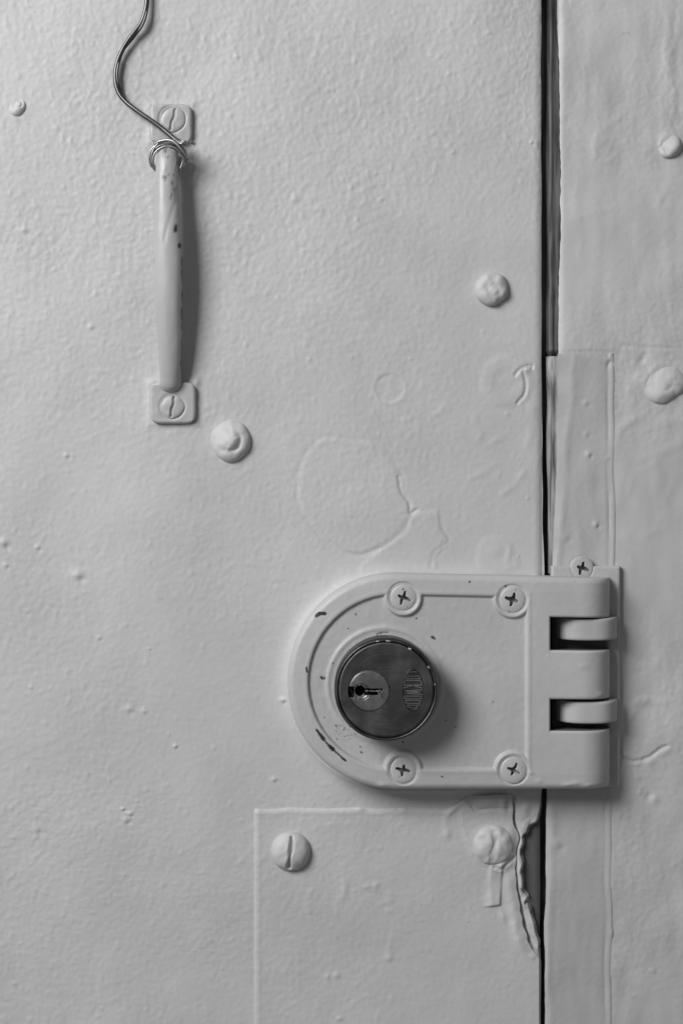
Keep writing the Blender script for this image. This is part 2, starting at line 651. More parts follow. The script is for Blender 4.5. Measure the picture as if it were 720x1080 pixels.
# bare patch by the gap below the lock: thick edge, dark undercoat
bare = smooth_line([(575, 846), (569, 858), (566, 866), (560, 871), (556, 878), (551, 883), (552, 890), (549.5, 897), (551.5, 908), (550, 918),
                    (552.5, 928), (552, 938), (556, 946), (554, 953), (560, 958), (561, 968), (564, 974), (565, 985), (568, 992), (568.5, 1001),
                    (575, 1006)], 5, 0.5, 15, closed=True)
sdb = poly_sd(X, Y, bare, 10)
H += 0.75 * np.exp(-np.maximum(-sdb, 0) / 6.0) * (sdb <= 0) * (sdb > -9.9) * sst(-9.9, -6, sdb) * sst(835, 850, Y) * sst(1015, 1000, Y)
H = np.where(sdb > -1.6, H - 1.3 * sst(-1.6, 0.6, sdb) - .12 * (sdb > 0) * np.abs(samp(n_drip, X * 2, Y)), H)
chip_shade = np.maximum(chip_shade, 0.5 * sst(-0.4, 0.5, sdb))
H += 0.5 * gau(X, Y, 557, 951, 2.5, 4, -30)
chip_shade *= 1 - 0.9 * gau(X, Y, 557, 951, 2.5, 4.5, -30)
pe = np.interp(Y, [838, 860, 868, 884, 900, 930, 955, 975, 992, 1004, 1010], [541, 540.5, 541, 546, 541.5, 543.5, 548, 552, 557, 563, 568])
H -= 1.0 * np.exp(-((X - pe - .5) / 2.0) ** 2) * sst(836, 842, Y) * sst(1010, 1000, Y)
# thick paint over the leaf edge just below the lock
H += 0.9 * gau(X, Y, 553, 852, 9, 24, 12) * (sdb <= 0)
H += 0.9 * gau(X, Y, 547, 915, 4, 30, -4) * (sdb <= 0)
H += (.14 * samp(n_mid, X * 1.6, Y) + .08 * samp(n_peel2, X, Y)) * sst(541, 546, X) * (sdb <= 0) * sst(838, 846, Y) * sst(1010, 1000, Y)
chip_shade = np.maximum(chip_shade, .42 * sst(.6, 1.5, samp(n_peel2, X * 1.2, Y * .8)) * sst(-6, -1, sdb) * (sdb <= 0))
door = sheet('door', X, Y, H, 0, M_DOOR, base=-14, chip_shade=chip_shade, skirt_mat=M_EDGE)
door['kind'] = 'structure'
door['label'] = 'light grey painted door leaf with stippled old paint'

# ================================================================ DOOR FRAME
def frame_edge(Y):
    e = np.interp(Y, [-200, 0, 120, 200, 300, 375, 600, 1280], [588, 588, 589, 591, 590, 589, 588, 588])
    return e + 0.5 * samp(n_drip, np.full(Y.shape, 590.0), Y) + .2 * samp(n_peel2, np.full(Y.shape, 500.0), Y)


xs = axis(588, 588, 732, 900, 1.22, 6.0)
ys = axis(-200, -12, 1092, 1280, 1.22, 6.0)
U, Y = grid(xs, ys)
X = np.where(U < 620, frame_edge(Y) + (U - 588) / 32.0 * (620 - frame_edge(Y)), U)
amp = np.clip(0.55 + 0.25 * samp(n_area, X, Y), 0.2, 1.0)
H = stipple(X, Y, amp * 0.8) + 0.05 * samp(n_drip, X, Y) + 0.10 * samp(n_mid, X, Y)
H -= 0.7 * np.clip((596 - X) / 7.0, 0, 1) ** 2.5 * sst(380, 366, Y)
# drips and runs
for k, (pts, h, w) in enumerate([
        ([(704, 20), (703, 60), (705, 100), (703, 146)], 0.5, 5), ([(713, 25), (710, 60), (709, 120)], 0.22, 3),
        ([(656, 120), (640, 135), (628, 145), (626, 165)], 0.16, 3), ([(660, 150), (650, 162), (638, 170)], 0.16, 3),
        ([(612, 95), (613, 70), (618, 120)], 0.12, 3), ([(598, 190), (604, 205), (610, 190)], 0.12, 3),
        ([(650, 470), (655, 450), (675, 440), (690, 430)], 0.25, 4), ([(720, 466), (705, 474), (690, 480), (676, 484)], 0.26, 5),
        ([(664, 520), (670, 500), (690, 490)], 0.18, 4), ([(690, 560), (672, 570), (660, 566)], 0.15, 4),
        ([(612, 230), (630, 222), (648, 220)], 0.13, 3), ([(700, 220), (695, 215), (704, 195)], 0.2, 4),
        ([(716, 500), (700, 530), (712, 545)], 0.16, 4), ([(668, 745), (676, 738), (700, 742)], 0.4, 4),
        ([(662, 760), (670, 748), (682, 738)], 0.3, 3.5), ([(683, 805), (692, 799), (705, 791)], 0.3, 3.0),
        ([(671, 818), (669, 808), (674, 803)], 0.4, 2.6), ([(676, 832), (674, 838)], 0.4, 2.5),
        ([(667, 1015), (662, 985), (656, 965)], 0.10, 3), ([(700, 690), (690, 700), (672, 705)], 0.12, 4)]):
    H = ridge(H, X, Y, pts, h * .7, w, 0.5, 200 + k)
H += 0.4 * gau(X, Y, 690, 843, 4, 5) - 0.3 * gau(X, Y, 683, 840, 3, 3) + 0.25 * gau(X, Y, 688, 1024, 3)
H = crack(H, X, Y, [(650, 790), (656, 799), (668, 803), (683, 800), (694, 791), (704, 786)], 0.5, 1.5, 0.6, 17)
# paint bed around the big bolt
q = np.hypot(X - 699, Y - 404)
H += 0.5 * np.exp(-np.maximum(q - 20, 0) / 7) + 0.6 * gau(X, Y, 676, 402, 12, 10)
H -= 0.4 * gau(X, Y, 677, 378, 4, 8, 25)
H += 0.25 * gau(X, Y, 664, 415, 8, 22) + 0.2 * gau(X, Y, 702, 445, 16, 6)
q = np.hypot(X - 705, Y - 152)
H += 0.4 * np.exp(-np.maximum(q - 10, 0) / 3)
H += 1.5 * np.exp(-np.maximum(X - 654, 0) / 3.5) * sst(655, 680, Y) * sst(842, 826, Y) * (.7 + .3 * np.sin(Y * .11)) * sst(640, 648, X)
# ledge of paint where the strip below starts
H += 0.14 * sst(371, 368, Y) * sst(660, 640, X)
H = crack(H, X, Y, [(655, 365), (690, 367), (712, 367)], 0.12, 1.6, 0.3, 18)
H -= 2.6 * sst(377, 380, Y) * sst(642.5, 639.5, X)     # bed the metal strip lies in
frame = sheet('door_frame', X, Y, H, 0, M_FRAME, base=-14, skirt_mat=M_EDGE)
frame['kind'] = 'structure'
frame['label'] = 'painted door frame to the right of the gap'

# rebate behind the gap
xs = np.arange(556, 606, 1.5)
ys = axis(-200, -10, 1090, 1280, 2.0, 8)
X, Y = grid(xs, ys)
H = -4.2 + 0.35 * samp(n_drip, X * 2, Y) + 1.6 * sst(573.5, 579, X) + 0.6 * gau(X, Y * 0 + 540, 580, 540, 2.5, 1e6)
H -= 2.0 * sst(370, 376, Y)
stop = sheet('door_stop', X, Y, H, -4, M_STOP, base=-14)
stop['kind'] = 'structure'
stop['label'] = 'dark rebate of the frame seen through the gap'

# ================================================================ STRIP ON THE FRAME
def strip_edge(Y):
    e = np.interp(Y, [370, 420, 520, 590, 700, 840, 955, 975, 1010, 1280],
                  [589, 588, 586, 582, 579, 576.5, 575, 574, 575, 574])
    return e + 0.4 * samp(n_drip, np.full(Y.shape, 640.0), Y) + .12 * samp(n_peel2, np.full(Y.shape, 640.0), Y)


ys = axis(373, 373, 1092, 1280, 1.2, 6)
V_ = np.linspace(0, 1, 60)
T, Y = np.meshgrid(V_, ys)
xe = strip_edge(Y)
re = np.interp(Y, [370, 600, 840, 1280], [647, 648, 645, 644.5]) + 0.9 * samp(n_drip, np.full(Y.shape, 700.0), Y)
X = xe + T * (re - xe)
H = 0.10 + stipple(X, Y, 0.30) + 0.05 * samp(n_drip, X, Y) + 0.10 * samp(n_mid, X, Y)
bev = np.interp(Y, [373, 400, 480, 590, 840, 1280], [14, 13, 9, 4, 3, 3]) + 1.2 * samp(n_drip, X * 0 + 610, Y)
H -= 0.55 * np.clip(1 - (X - xe) / np.maximum(bev, 2), 0, 1) * sst(374, 400, Y)
H += 0.10 * np.exp(-((X - xe - bev - 3) / 3) ** 2)
H += 0.16 * np.exp(-((X - re + 2.0) / 2.2) ** 2) * (.4 + .6 * sst(-1, 1, samp(n_drip, X * 0 + 300, Y))) - .12 * np.clip(1 - (re - X) / 1.5, 0, 1)
H -= 0.10 * np.clip(1 - (Y - 373) / 4, 0, 1)
H -= 0.20 * np.exp(-((X - re + 7) / 1.8) ** 2) * (0.4 + 0.6 * sst(-0.3, 0.6, samp(n_drip, X * 0 + 680, Y)))
for (a, b, r, h) in [(641, 379, 4, .35), (644, 372, 3, .3), (620, 479, 3, .4), (628, 553, 3, .45), (617, 425, 3, .25),
                     (618, 457, 3, .2), (640, 483, 3, .15), (596, 566, 4, .2), (587, 890, 5, .3), (648, 985, 5, .5)]:
    H += h * gau(X, Y, a, b, r, r * 1.1)
    H -= .6 * h * gau(X, Y, a + r, b + r, r * .7)
H -= 0.3 * gau(X, Y, 642, 383, 2.2, 5, 25)
strip = sheet('frame_strip', X, Y, H, 0, M_STRIP, base=-1.6)
tag(strip, 'long flat painted strip on the frame along the lower gap', 'strip')

# old filler squeezed in the gap above the lock
ys = np.arange(376, 606, 1.3)
T, Y = np.meshgrid(np.linspace(0, 1, 18), ys)
x0 = 576 + np.interp(Y, [376, 470, 600], [0, .6, 1.5]) + 0.5 * samp(n_drip, Y * 0 + 520, Y)
X = x0 + T * (strip_edge(Y) + .8 - x0)
H = -1.6 + 0.3 * samp(n_drip, X * 3, Y * 1.5) + 0.5 * T - 1.2 * (1 - T) ** 3
o = sheet('filler_bead', X, Y, H, -2, M_FILL, base=-9.5)
tag(o, 'cracked grey filler bead wedged in the gap above the lock', 'filler')

# ================================================================ COVER PLATE
xs = np.concatenate([np.arange(268, 484, 1.2), np.arange(484, 545.1, .75)])
ys = np.concatenate([np.arange(838, 960, .75), axis(960, 960, 1092, 1280, 1.2, 6)])
U, Y = grid(xs, ys)


def plate_edge(Y):
    return np.interp(Y, [838, 860, 868, 884, 900, 930, 955, 975, 992, 1004, 1010, 1280],
                     [541, 540.5, 541, 546, 541.5, 543.5, 548, 552, 557, 563, 568, 568.5]) + (0.5 * samp(n_drip, Y * 0 + 470, Y) + .5 * samp(n_peel2, Y * 0 + 470, Y)) * sst(1015, 1000, Y)


top = 852 + 0.5 * samp(n_mid, U, U * 0 + 850) - 14 * sst(470, 500, U)
tT = (Y - 838) / 262.0
Yp = np.where(Y < 1100, top + np.clip(tT, 0, 1) * (1100 - top), Y)
X = np.where(U > 480, 480 + (U - 480) / 65.0 * (plate_edge(Yp) - 480), U)
Y = Yp
H = 0.75 + stipple(X, Y, 0.62 - 0.2 * sst(300, 480, X)) * 0.9
H -= 0.55 * np.exp(-np.maximum(X - 268, 0) / 1.6) + 0.6 * np.exp(-np.maximum(Y - top, 0) / 1.5) * sst(490, 470, X)
H += 0.10 * np.exp(-((X - 273) / 2.5) ** 2) + 0.10 * np.exp(-((Y - top - 5) / 2.5) ** 2)
for (a, b, r, h) in [(380, 851, 5, .5), (425, 853, 4, .3), (350, 870, 6, .15), (355, 1028, 4, .3), (345, 1030, 3, .2),
                     (358, 1074, 3, .35), (410, 1010, 4, .2), (395, 935, 4, .2)]:
    H += h * gau(X, Y, a, b, r, r * .8)
for k, (pts, h, w) in enumerate([([(362, 915), (363, 940), (355, 958)], .18, 3), ([(410, 945), (412, 960)], .15, 3),
                                 ([(385, 935), (398, 932)], .2, 2.5), ([(328, 940), (327, 960)], .15, 3),
                                 ([(472, 880), (470, 862), (480, 850)], .35, 3), ([(412, 990), (409, 1010)], .15, 3)]):
    H = ridge(H, X, Y, pts, h, w, .4, 300 + k)
# lumps and tears round the buried screw
H += 1.3 * gau(X, Y, 515, 842, 14, 9) + 0.8 * gau(X, Y, 530, 842, 4, 12) - 0.6 * gau(X, Y, 536, 843, 2.5, 10)
H = crack(H, X, Y, [(494, 842), (503, 852), (515, 853), (536, 854)], 0.5, 1.8, .7, 21)
H, sd = patch(H, X, Y, [(486, 856), (512, 853), (538, 855), (541, 885), (542, 910), (528, 918), (500, 905), (490, 890)], .25, 2.0, .6, 22)
q = np.hypot(X - 520, Y - 891)
H += 0.6 * np.exp(-np.maximum(q - 19, 0) / 4)
H += 0.9 * gau(X, Y, 535, 893, 7, 16, 10) + 0.7 * gau(X, Y, 529, 912, 7, 4, -20)
H = crack(H, X, Y, [(521, 914), (528, 917), (535, 911), (541, 904)], 0.5, 1.6, .5, 23)
tab = sst(529.5, 526.5, X + .06 * (Y - 935)) * sst(956.5, 953.5, Y + .15 * (X - 520)) * sst(908, 918, Y)
H += .8 * tab * np.exp(-(np.minimum(X - 518, 0) / (2.5 + .08 * (Y - 915))) ** 2) * (.75 + .25 * np.sin(Y * .16))
H += 0.35 * gau(X, Y, 530, 967, 3, 6, -20) + 0.55 * np.exp(-((X - plate_edge(Y) + 7) / 6) ** 2) * sst(915, 930, Y) * sst(1010, 990, Y)
H = ridge(H, X, Y, [(541, 975), (545, 992), (553, 1005), (560, 1009)], .3, 3, .4, 25)
cp = thing('cover_plate', 400, 1000, 0.0, 'thin painted repair plate below the lock, with two screws', 'plate')
sheet('plate', X, Y, H, 0, M_DOOR, cp, base=-0.6)


def slot_screw(cx, cy, r, h, rot, root, name='screw', seed=0, depth=1.3, width=2.0, zn=0.6, mat=None, buried=0.0):
    c, s = math.cos(math.radians(rot)), math.sin(math.radians(rot))
    r0 = np.random.default_rng(seed)
    ph = r0.uniform(0, 6.28, 4)

    def hf(q, x, y):
        H = h * np.sqrt(np.clip(1 - (q * 0.985) ** 2.3, 0, 1))
        u = x * c + y * s
        v = -x * s + y * c
        wv = width * (1 + .25 * np.sin(v * .3 + ph[0]))
        H -= depth * np.exp(-(np.abs(u + .8 * np.sin(v * .15 + ph[1])) / wv) ** 3) * sst(r * .93, r * .7, np.abs(v))
        H += 0.06 * samp(n_peel2, x * 1.3 + cx + 37 * seed, y * 1.3 + cy)
        H += buried * (0.5 * np.sin(x * .35 + ph[2]) * np.cos(y * .3 + ph[3]))
        return H
    return disc(name, cx, cy, zn, r, hf, mat or M_DOOR, root, nr=34, na=90, wob=0.02, seed=seed, rmap=.8, base=-.8)


slot_screw(306.5, 897.5, 20.5, 4.2, 3, cp, seed=1, depth=1.6, width=1.9)
slot_screw(520, 891, 21, 2.6, 6, cp, seed=5, depth=0.45, width=3.2, buried=0.35)

# ================================================================ BOLTS
def dome(name, cx, cy, r, hf, label, cat, seed=0, wob=.03, mat=None, zn=0.0):
    o = disc(name, cx, cy, zn, r, hf, mat or M_DOOR, None, nr=34, na=96, wob=wob, seed=seed, rmap=.75, base=-.8,
             origin=wpos(np.array(float(cx)), np.array(float(cy)), zn, zn))
    tag(o, label, cat, 'painted-over bolts and nail heads')
    return o


def hf_flat(q, x, y):
    H = 2.5 * np.clip(1 - (q * .99) ** 5, 0, 1) ** .55 + 0.25 * (1 - q ** 2)
    H += 0.10 * samp(n_mid, x * 4 + 100, y * 4 + 100) + 0.07 * samp(n_peel2, x * 1.2 + 50, y * 1.2)
    return H - 0.10 * np.exp(-((np.hypot(x - 1, y - 2) - 6) / 2.0) ** 2) * (x + y > -4)


dome('bolt', 518, 305, 17.5, hf_flat, 'flat round painted bolt head between handle and gap, upper right of door', 'bolt', 3)


def hf_hex(q, x, y):
    a = np.arctan2(y, x)
    k = np.cos(np.pi / 6) / np.cos((a + .3) % (np.pi / 3) - np.pi / 6)
    hexd = np.hypot(x, y) / (12.5 * k)
    H = 3.3 * np.sqrt(np.clip(1 - (q * .985) ** 3.0, 0, 1)) + 0.9 * sst(1.3, 0.55, np.hypot(x + 2.5, y + 1.5) / (12 * k))
    H -= 0.45 * np.exp(-((np.hypot(x - 1, y - .5) - 10) / 2.4) ** 2) * sst(-0.3, .7, np.cos(a - .55))
    H -= 0.35 * gau(x, y, -3, 5, 5, 3, 15)
    H *= .6 + .4 * sst(-24, 10, x + y)
    return H + 0.07 * samp(n_peel2, x * 1.2 + 80, y * 1.2 + 300)


dome('bolt', 243.5, 465, 21.5, hf_hex, 'domed hexagonal bolt head lower right of the pull handle', 'bolt', 8, .035)


def hf_nub(q, x, y):
    H = 2.2 * np.sqrt(np.clip(1 - (q * .98) ** 2.2, 0, 1)) * (0.35 + .65 * sst(-10, 8, x + y))
    return H - .35 * np.exp(-((np.hypot(x - 2, y + 2) - 4.5) / 1.4) ** 2) * (y < 2)


dome('nail_head', 18, 113, 10.5, hf_nub, 'small painted nail head near the left edge, left of the wire', 'nail', 12, .05)


def hf_wash(q, x, y):
    H = 2.3 * np.sqrt(np.clip(1 - (q * .985) ** 3.2, 0, 1)) + 1.0 * gau(x, y, -6, -5, 12)
    H -= .14 * np.exp(-((np.hypot(x + 2, y + 2) - 11) / 2.2) ** 2) * sst(-.2, .8, np.cos(np.arctan2(y, x) - .7))
    H *= .15 + .85 * sst(-30, 14, x + y)
    H += .22 * samp(n_mid, x * 1.6 + 600, y * 1.6 + 200) * (1 - q)
    return H + .07 * samp(n_peel2, x * 1.2 + 480, y * 1.2 + 300)


dome('bolt', 699, 404, 22, hf_wash, 'broad domed bolt head sunk in thick paint on the frame', 'bolt', 17, .09, M_FRAME, .2)


def hf_drop(q, x, y):
    H = 3.2 * np.sqrt(np.clip(1 - (q * .98) ** 2.2, 0, 1)) * (0.10 + .90 * sst(-12, 9, x * .75 + y * .55))
    return H - .6 * gau(x, y, -4, 6, 2, 5, -25)


dome('nail_head', 705, 154, 13, hf_drop, 'lumpy nail head under a paint run at the right edge', 'nail', 19, .08, M_FRAME, 0)

# ================================================================ PULL HANDLE
hd = thing('pull_handle', 181, 275, 0.0, 'grey painted bow pull handle with two screwed feet', 'handle')


def foot(x0, y0, x1, y1, wav):
    n = 56
    T, W = np.meshgrid(np.linspace(-1, 1, n), np.linspace(-1, 1, n))
    T = np.sign(T) * (1 - (1 - np.abs(T)) ** 1.35)
    W = np.sign(W) * (1 - (1 - np.abs(W)) ** 1.35)
    # round the corners of the square grid
    ax, ay = (x1 - x0) / 2, (y1 - y0) / 2
    k = 0.14
    X = (x0 + x1) / 2 + ax * T * (1 - k * np.abs(W) ** 6 * np.abs(T) ** 2)
    Y = (y0 + y1) / 2 + ay * W * (1 - k * np.abs(T) ** 6 * np.abs(W) ** 2)
    e = np.minimum(1 - np.abs(T), 1 - np.abs(W)) * ax
    H = 1.2 + 1.0 * np.sqrt(np.clip(1 - (1 - np.clip(e / 3.6, 0, 1)) ** 2, 0, 1)) + .05 * samp(n_mid, X * 2, Y * 2)
    H += 0.03 * samp(n_peel2, X, Y)
    return X, Y, H


X, Y, H = foot(158, 110, 203, 152, 0)
H -= 0.35 * np.exp(-((np.hypot(X - 182, Y - 126) - 13.5) / 1.3) ** 2) + 1.2 * sst(12.4, 11.2, np.hypot(X - 182.5, Y - 126))
sheet('foot', X, Y, H, 1, M_HANDLE, hd, base=-.6)
X, Y, H = foot(158, 403, 207, 447, 1)
H -= 0.25 * np.exp(-((np.hypot(X - 182, Y - 429) - 13) / 1.3) ** 2) + 1.2 * sst(11.4, 10.2, np.hypot(X - 182, Y - 429))
H += 1.2 * gau(X, Y, 179, 404, 12, 6)
sheet('foot', X, Y, H, 1, M_HANDLE, hd, base=-.6)


def flat_slot(cx, cy, r, rot, depth, seed):
    c, s = math.cos(math.radians(rot)), math.sin(math.radians(rot))

    def hf(q, x, y):
        H = .45 * np.clip(1 - q ** 6, 0, 1)
        u, v = x * c + y * s, -x * s + y * c
        H -= depth * np.exp(-(np.abs(u + .5 * np.sin(v * .5)) / 1.25) ** 3) * sst(r * .98, r * .85, np.abs(v))
        return H + .12 * gau(x, y, 5, -2, 4) + .04 * samp(n_peel2, x + cx, y + cy + 33)
    disc('screw', cx, cy, 2.2, r, hf, M_HANDLE, hd, nr=30, na=80, wob=.03, seed=seed, rmap=.8)


flat_slot(182.5, 126, 13, 16, .65, 3)
flat_slot(182, 429, 12, 12, .9, 4)

# bow: centre line as seen (px), its stand-off (mm), half width (px)
gp = np.array([[179, 168, 0.5, 10.5], [178.6, 165, 4, 10.4], [178, 161, 9, 10.6], [177, 162, 14, 11], [176.5, 172, 18.2, 11.5],
               [176, 195, 20.6, 12.6], [176.5, 225, 21.6, 14.0], [177, 260, 21.8, 15.2], [177.5, 295, 21.2, 15.4],
               [178.3, 330, 19.4, 14.4], [179.3, 360, 16, 12.8], [179.8, 382, 11.5, 11.6], [180, 396, 6.5, 11.2],
               [180, 404, 2.5, 11.6], [180, 406, 0.5, 12]])
gp[:, 2] = [0.5, 2.5, 4.6, 6.2, 7.2, 7.7, 7.9, 7.8, 7.4, 6.7, 5.7, 4.5, 3.3, 2.2, 1.0]
gs = smooth_line(gp, 9)
P = np.array([wpos(np.array(a), np.array(b), h, h) for a, b, h, w in gs])
R = gs[:, 3] * S * (D - gs[:, 2]) / D / 1000
V, F, _ = tube('grip', P, R, None, None, n=64, flat=0.78, nrm=(1, 0, 0))
V0 = V.copy()
kpx = S / 1000 * (D - (-V[:, 1] * 1000)) / D
vx, vy = CX + V[:, 0] / kpx, CY - (V[:, 2] - ZC) / kpx
front = -V[:, 1]
# worn, pitted paint
dn = .05 * samp(n_mid, vx * 3, vy) + .02 * samp(n_peel2, vx, vy)
dn += -.5 * gau(vx, vy, 187, 205, 3, 14, -18) + .15 * sst(.4, 1.2, samp(n_peel2, vx * 1.4, vy * 1.4)) * sst(205, 170, vy)
dn += -.18 * np.exp(-(seg_dist(vx, vy, smooth_line([(186, 212), (180, 228), (173, 253)], 6), 8)[0] / 1.5) ** 2)
V[:, 1] -= dn / 1000 * np.sign(front - 0.004)
ch = np.zeros(len(V))
for (a, b, rx, ry, rot) in [(185.3, 241, 2.4, 3.6, 10), (189.5, 258.3, 2.0, 3.0, -25), (187.5, 257.5, 1.5, 1.0, 0),
                            (161.5, 273.5, 3.0, 1.8, 0), (178, 183, 2.5, 1.2, 15), (183, 184, 1.2, 1.0, 0),
                            (179, 201, 1.5, 1, 0), (181, 204.5, 1.3, 2.2, 0), (184.5, 201.5, 1.0, 1, 0), (180, 208, 1.6, 1.2, 0)]:
    ch = np.maximum(ch, np.clip(1.6 * gau(vx, vy, a, b, rx, ry, rot) - .35, 0, 1) * (1 if ry > 2.5 else .45))
wn = samp(n_peel2, vx * 1.5 + 100, vy * 1.5)
ch = np.maximum(ch, .4 * sst(1.1, 1.7, wn) * sst(212, 190, vy))
gx = np.interp(vy, gs[:, 1][20:], gs[:, 0][20:] + gs[:, 3][20:])
e = vx - gx + .9 + .5 * samp(n_peel2, vy * 0 + 20, vy * 1.2)
ch = np.maximum(ch, .5 * sst(-.6, .3, e) * sst(255, 272, vy) * sst(398, 380, vy))
link('grip', V, F, M_HANDLE, hd, chip_shade=ch)

# ================================================================ WIRE
wr = thing('wire', 178, 160, 6.0, 'bent bare wire hanging from above and looped on the handle', 'wire')


def wire_line(name, pts, r, n=10, steps=9, wav=0.0, seed=0, r1=None):
    s = smooth_line(np.array(pts, float), steps)
    if wav:
        rr = np.random.default_rng(seed)
        ph = rr.uniform(0, 6.28, 3)
        t = np.arange(len(s))
        s[:, 0] += wav * np.sin(t * .37 + ph[0])
        s[:, 1] += wav * np.sin(t * .29 + ph[1])
    P = np.array([wpos(np.array(a), np.array(b), h, h) for a, b, h in s])
    RR = np.linspace(r, r1 or r, len(s)) * S / 1000
    V, F, _ = tube(name, P, RR, None, None, n=n)
    return link(name, V, F, M_WIRE if name == 'strand' else M_COIL, wr)


main = [(152, -90, 3), (156, -40, 3), (155.5, -10, 3.2), (154, 8, 3.4), (149, 24, 3.5), (138.5, 38, 3.4), (129, 53, 3.2), (123, 69, 3.0),
        (121.8, 84, 3.0), (125.5, 98, 3.2), (133, 107.5, 3.8), (143, 115.5, 4.5), (155, 124, 5.0), (168, 133, 5.4), (180, 143, 6.2),
        (187, 148.5, 6.8), (193, 150.5, 7.2)]
wire_line('strand', [(a, b, h * .8) for a, b, h in main], 2.4)
off = [(a + 2.0, b + .8, h - .25) for a, b, h in main[:-2]]
wire_line('strand', [(a + .8 * math.sin(i * 1.7), b, h * .8 + .5 * math.cos(i * 1.7)) for i, (a, b, h) in enumerate(off)], 1.5, wav=.25)


def coil(cx, cy, rx, ry, h, a0, a1, r, tilt=0.0, seed=0):
    pts = []
    for a in np.linspace(a0, a1, 22):
        t = math.radians(a)
        pts.append((cx + rx * math.cos(t), cy + ry * math.sin(t), h + tilt * math.sin(t) * -1))
    return wire_line('coil', pts, r, steps=4, wav=.12, seed=seed)


coil(177.4, 167, 19.6, 18.6, 6.4, 150, 395, 1.25, .8, 1)
coil(177.2, 169, 15.8, 14.6, 7.6, 140, 400, 1.25, .8, 2)
coil(178.2, 167.5, 18.4, 20.2, 7.2, 165, 350, 1.1, .9, 4)
coil(177.0, 168.5, 17.6, 16.4, 4.8, 120, 420, 1.4, .5, 3)
wire_line('tail', [(163, 152, 7.6), (170, 148.6, 8.4), (178, 147.8, 9), (184, 150, 9.3), (190, 156, 9.3), (199, 168, 9)], 1.4)
wire_line('twist', [(186, 148, 8.2), (191, 151.5, 9.4), (195, 149.5, 9.2), (197.5, 152, 8.6), (203.5, 148.5, 8.0)], 1.3)
wire_line('twist', [(188, 152, 8.6), (193, 149, 9.6), (196, 152, 9.4), (199, 150, 8.4), (206, 152, 7.6)], 1.2)

# ================================================================ STRIKE PLATE (on the frame)
sp = thing('strike_plate', 616, 715, 1.0, 'painted strike plate with two knuckles on the frame behind the lock', 'strike plate')
xs = np.linspace(581, 653.5, 60)
ys = np.linspace(597, 830, 160)
X, Y = grid(xs, ys)
e = np.minimum(np.minimum(X - 581, 653.5 - X), np.minimum(Y - 597, 830 - Y))
H = 1.9 + .5 * np.sqrt(np.clip(1 - (1 - np.clip(e / 2.5, 0, 1)) ** 2, 0, 1)) + .05 * samp(n_mid, X, Y) + .2 * stipple(X, Y, .3)
H -= 2.2 * sst(11.8, 10.6, np.hypot(X - 613, Y - 599))
slot_shade = sst(646, 636, X) * np.maximum(sst(644, 650, Y) * sst(690, 684, Y), sst(733, 738, Y) * sst(776, 771, Y))  # painted shade on the plate beneath the two lock slots
sheet('plate', X, Y, H, 2, M_STRIP, sp, base=-1.0, chip_shade=.62 * slot_shade)


def phillips(cx, cy, r, rot, zn, root, mat, seed=0, dome_h=.7, zb=-.6):
    c, s = math.cos(math.radians(rot)), math.sin(math.radians(rot))
    r0 = np.random.default_rng(seed)
    k = r0.uniform(.72, 1.2, 4)
    wd = r0.uniform(1.6, 2.2)

    def hf(q, x, y):
        H = .35 * np.clip(1 - q ** 9, 0, 1) ** .7 + dome_h * (1 - q ** 2)
        u, v = x * c + y * s, -x * s + y * c
        u = u + .35 * np.sin(v * .7 + seed)
        v = v + .35 * np.sin(u * .6 + seed)
        L1 = r * .6 * np.where(u > 0, k[0], k[1])
        L2 = r * .6 * np.where(v > 0, k[2], k[3])
        w1 = wd * (1.15 - .75 * np.abs(u) / L1)
        w2 = wd * (1.15 - .75 * np.abs(v) / L2)
        a = sst(.45, -.45, np.abs(v) - w1) * sst(L1, L1 * .85, np.abs(u))
        b = sst(.45, -.45, np.abs(u) - w2) * sst(L2, L2 * .85, np.abs(v))
        hf.k = np.maximum(a, b)
        return H - hf.k * (1.7 - .06 * np.hypot(x, y) + .3 * np.sin(x * .5 + seed))

    def cf(q, x, y):        # shade of the sunk cross, put into its colour
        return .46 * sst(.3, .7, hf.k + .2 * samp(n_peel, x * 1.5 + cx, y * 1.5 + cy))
    return disc('screw', cx, cy, zn, r, hf, mat, root, nr=48, na=128, wob=.015, seed=seed, rmap=.85, base=zb, chip_shadef=cf)


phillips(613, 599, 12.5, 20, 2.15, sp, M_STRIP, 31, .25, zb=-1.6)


def knuckle(y0, y1):
    """ring lug: rounded profile across, real thickness up and down"""
    prof = []
    x0, x1, h0, h1 = 586.0, 653.5, 0.6, 11.2
    for t in np.linspace(0, 1, 60):
        x = x0 + (x1 - x0) * (1 - math.cos(math.pi * t)) / 2
        z = (x - (x0 + x1) / 2) / ((x1 - x0) / 2)
        prof.append((x, h0 + (h1 - h0) * (1 - abs(z) ** 3.0) ** .52))
    prof = np.array(prof)
    ys = np.array([y0, y0 + .25, y0 + .8, y0 + 2] + list(np.linspace(y0 + 4, y1 - 4, 8)) + [y1 - 2, y1 - .8, y1 - .25, y1])
    X, Y = np.meshgrid(prof[:, 0], ys)
    H = np.repeat(prof[:, 1][None], len(ys), 0)
    e = np.minimum(Y - y0, y1 - Y)
    H = H - .7 * (1 - np.sqrt(np.clip(1 - (1 - np.clip(e / 2.2, 0, 1)) ** 2, 0, 1)))
    H = H + .04 * samp(n_mid, X * 2, Y * 2)
    Y = Y + .9 * np.sin((X - 586) / 67 * math.pi) + .4
    o = sheet('knuckle', X, Y, H, 7, M_STRIP, sp, base=1.0)


knuckle(650.5, 673.5)
knuckle(737.5, 760.5)

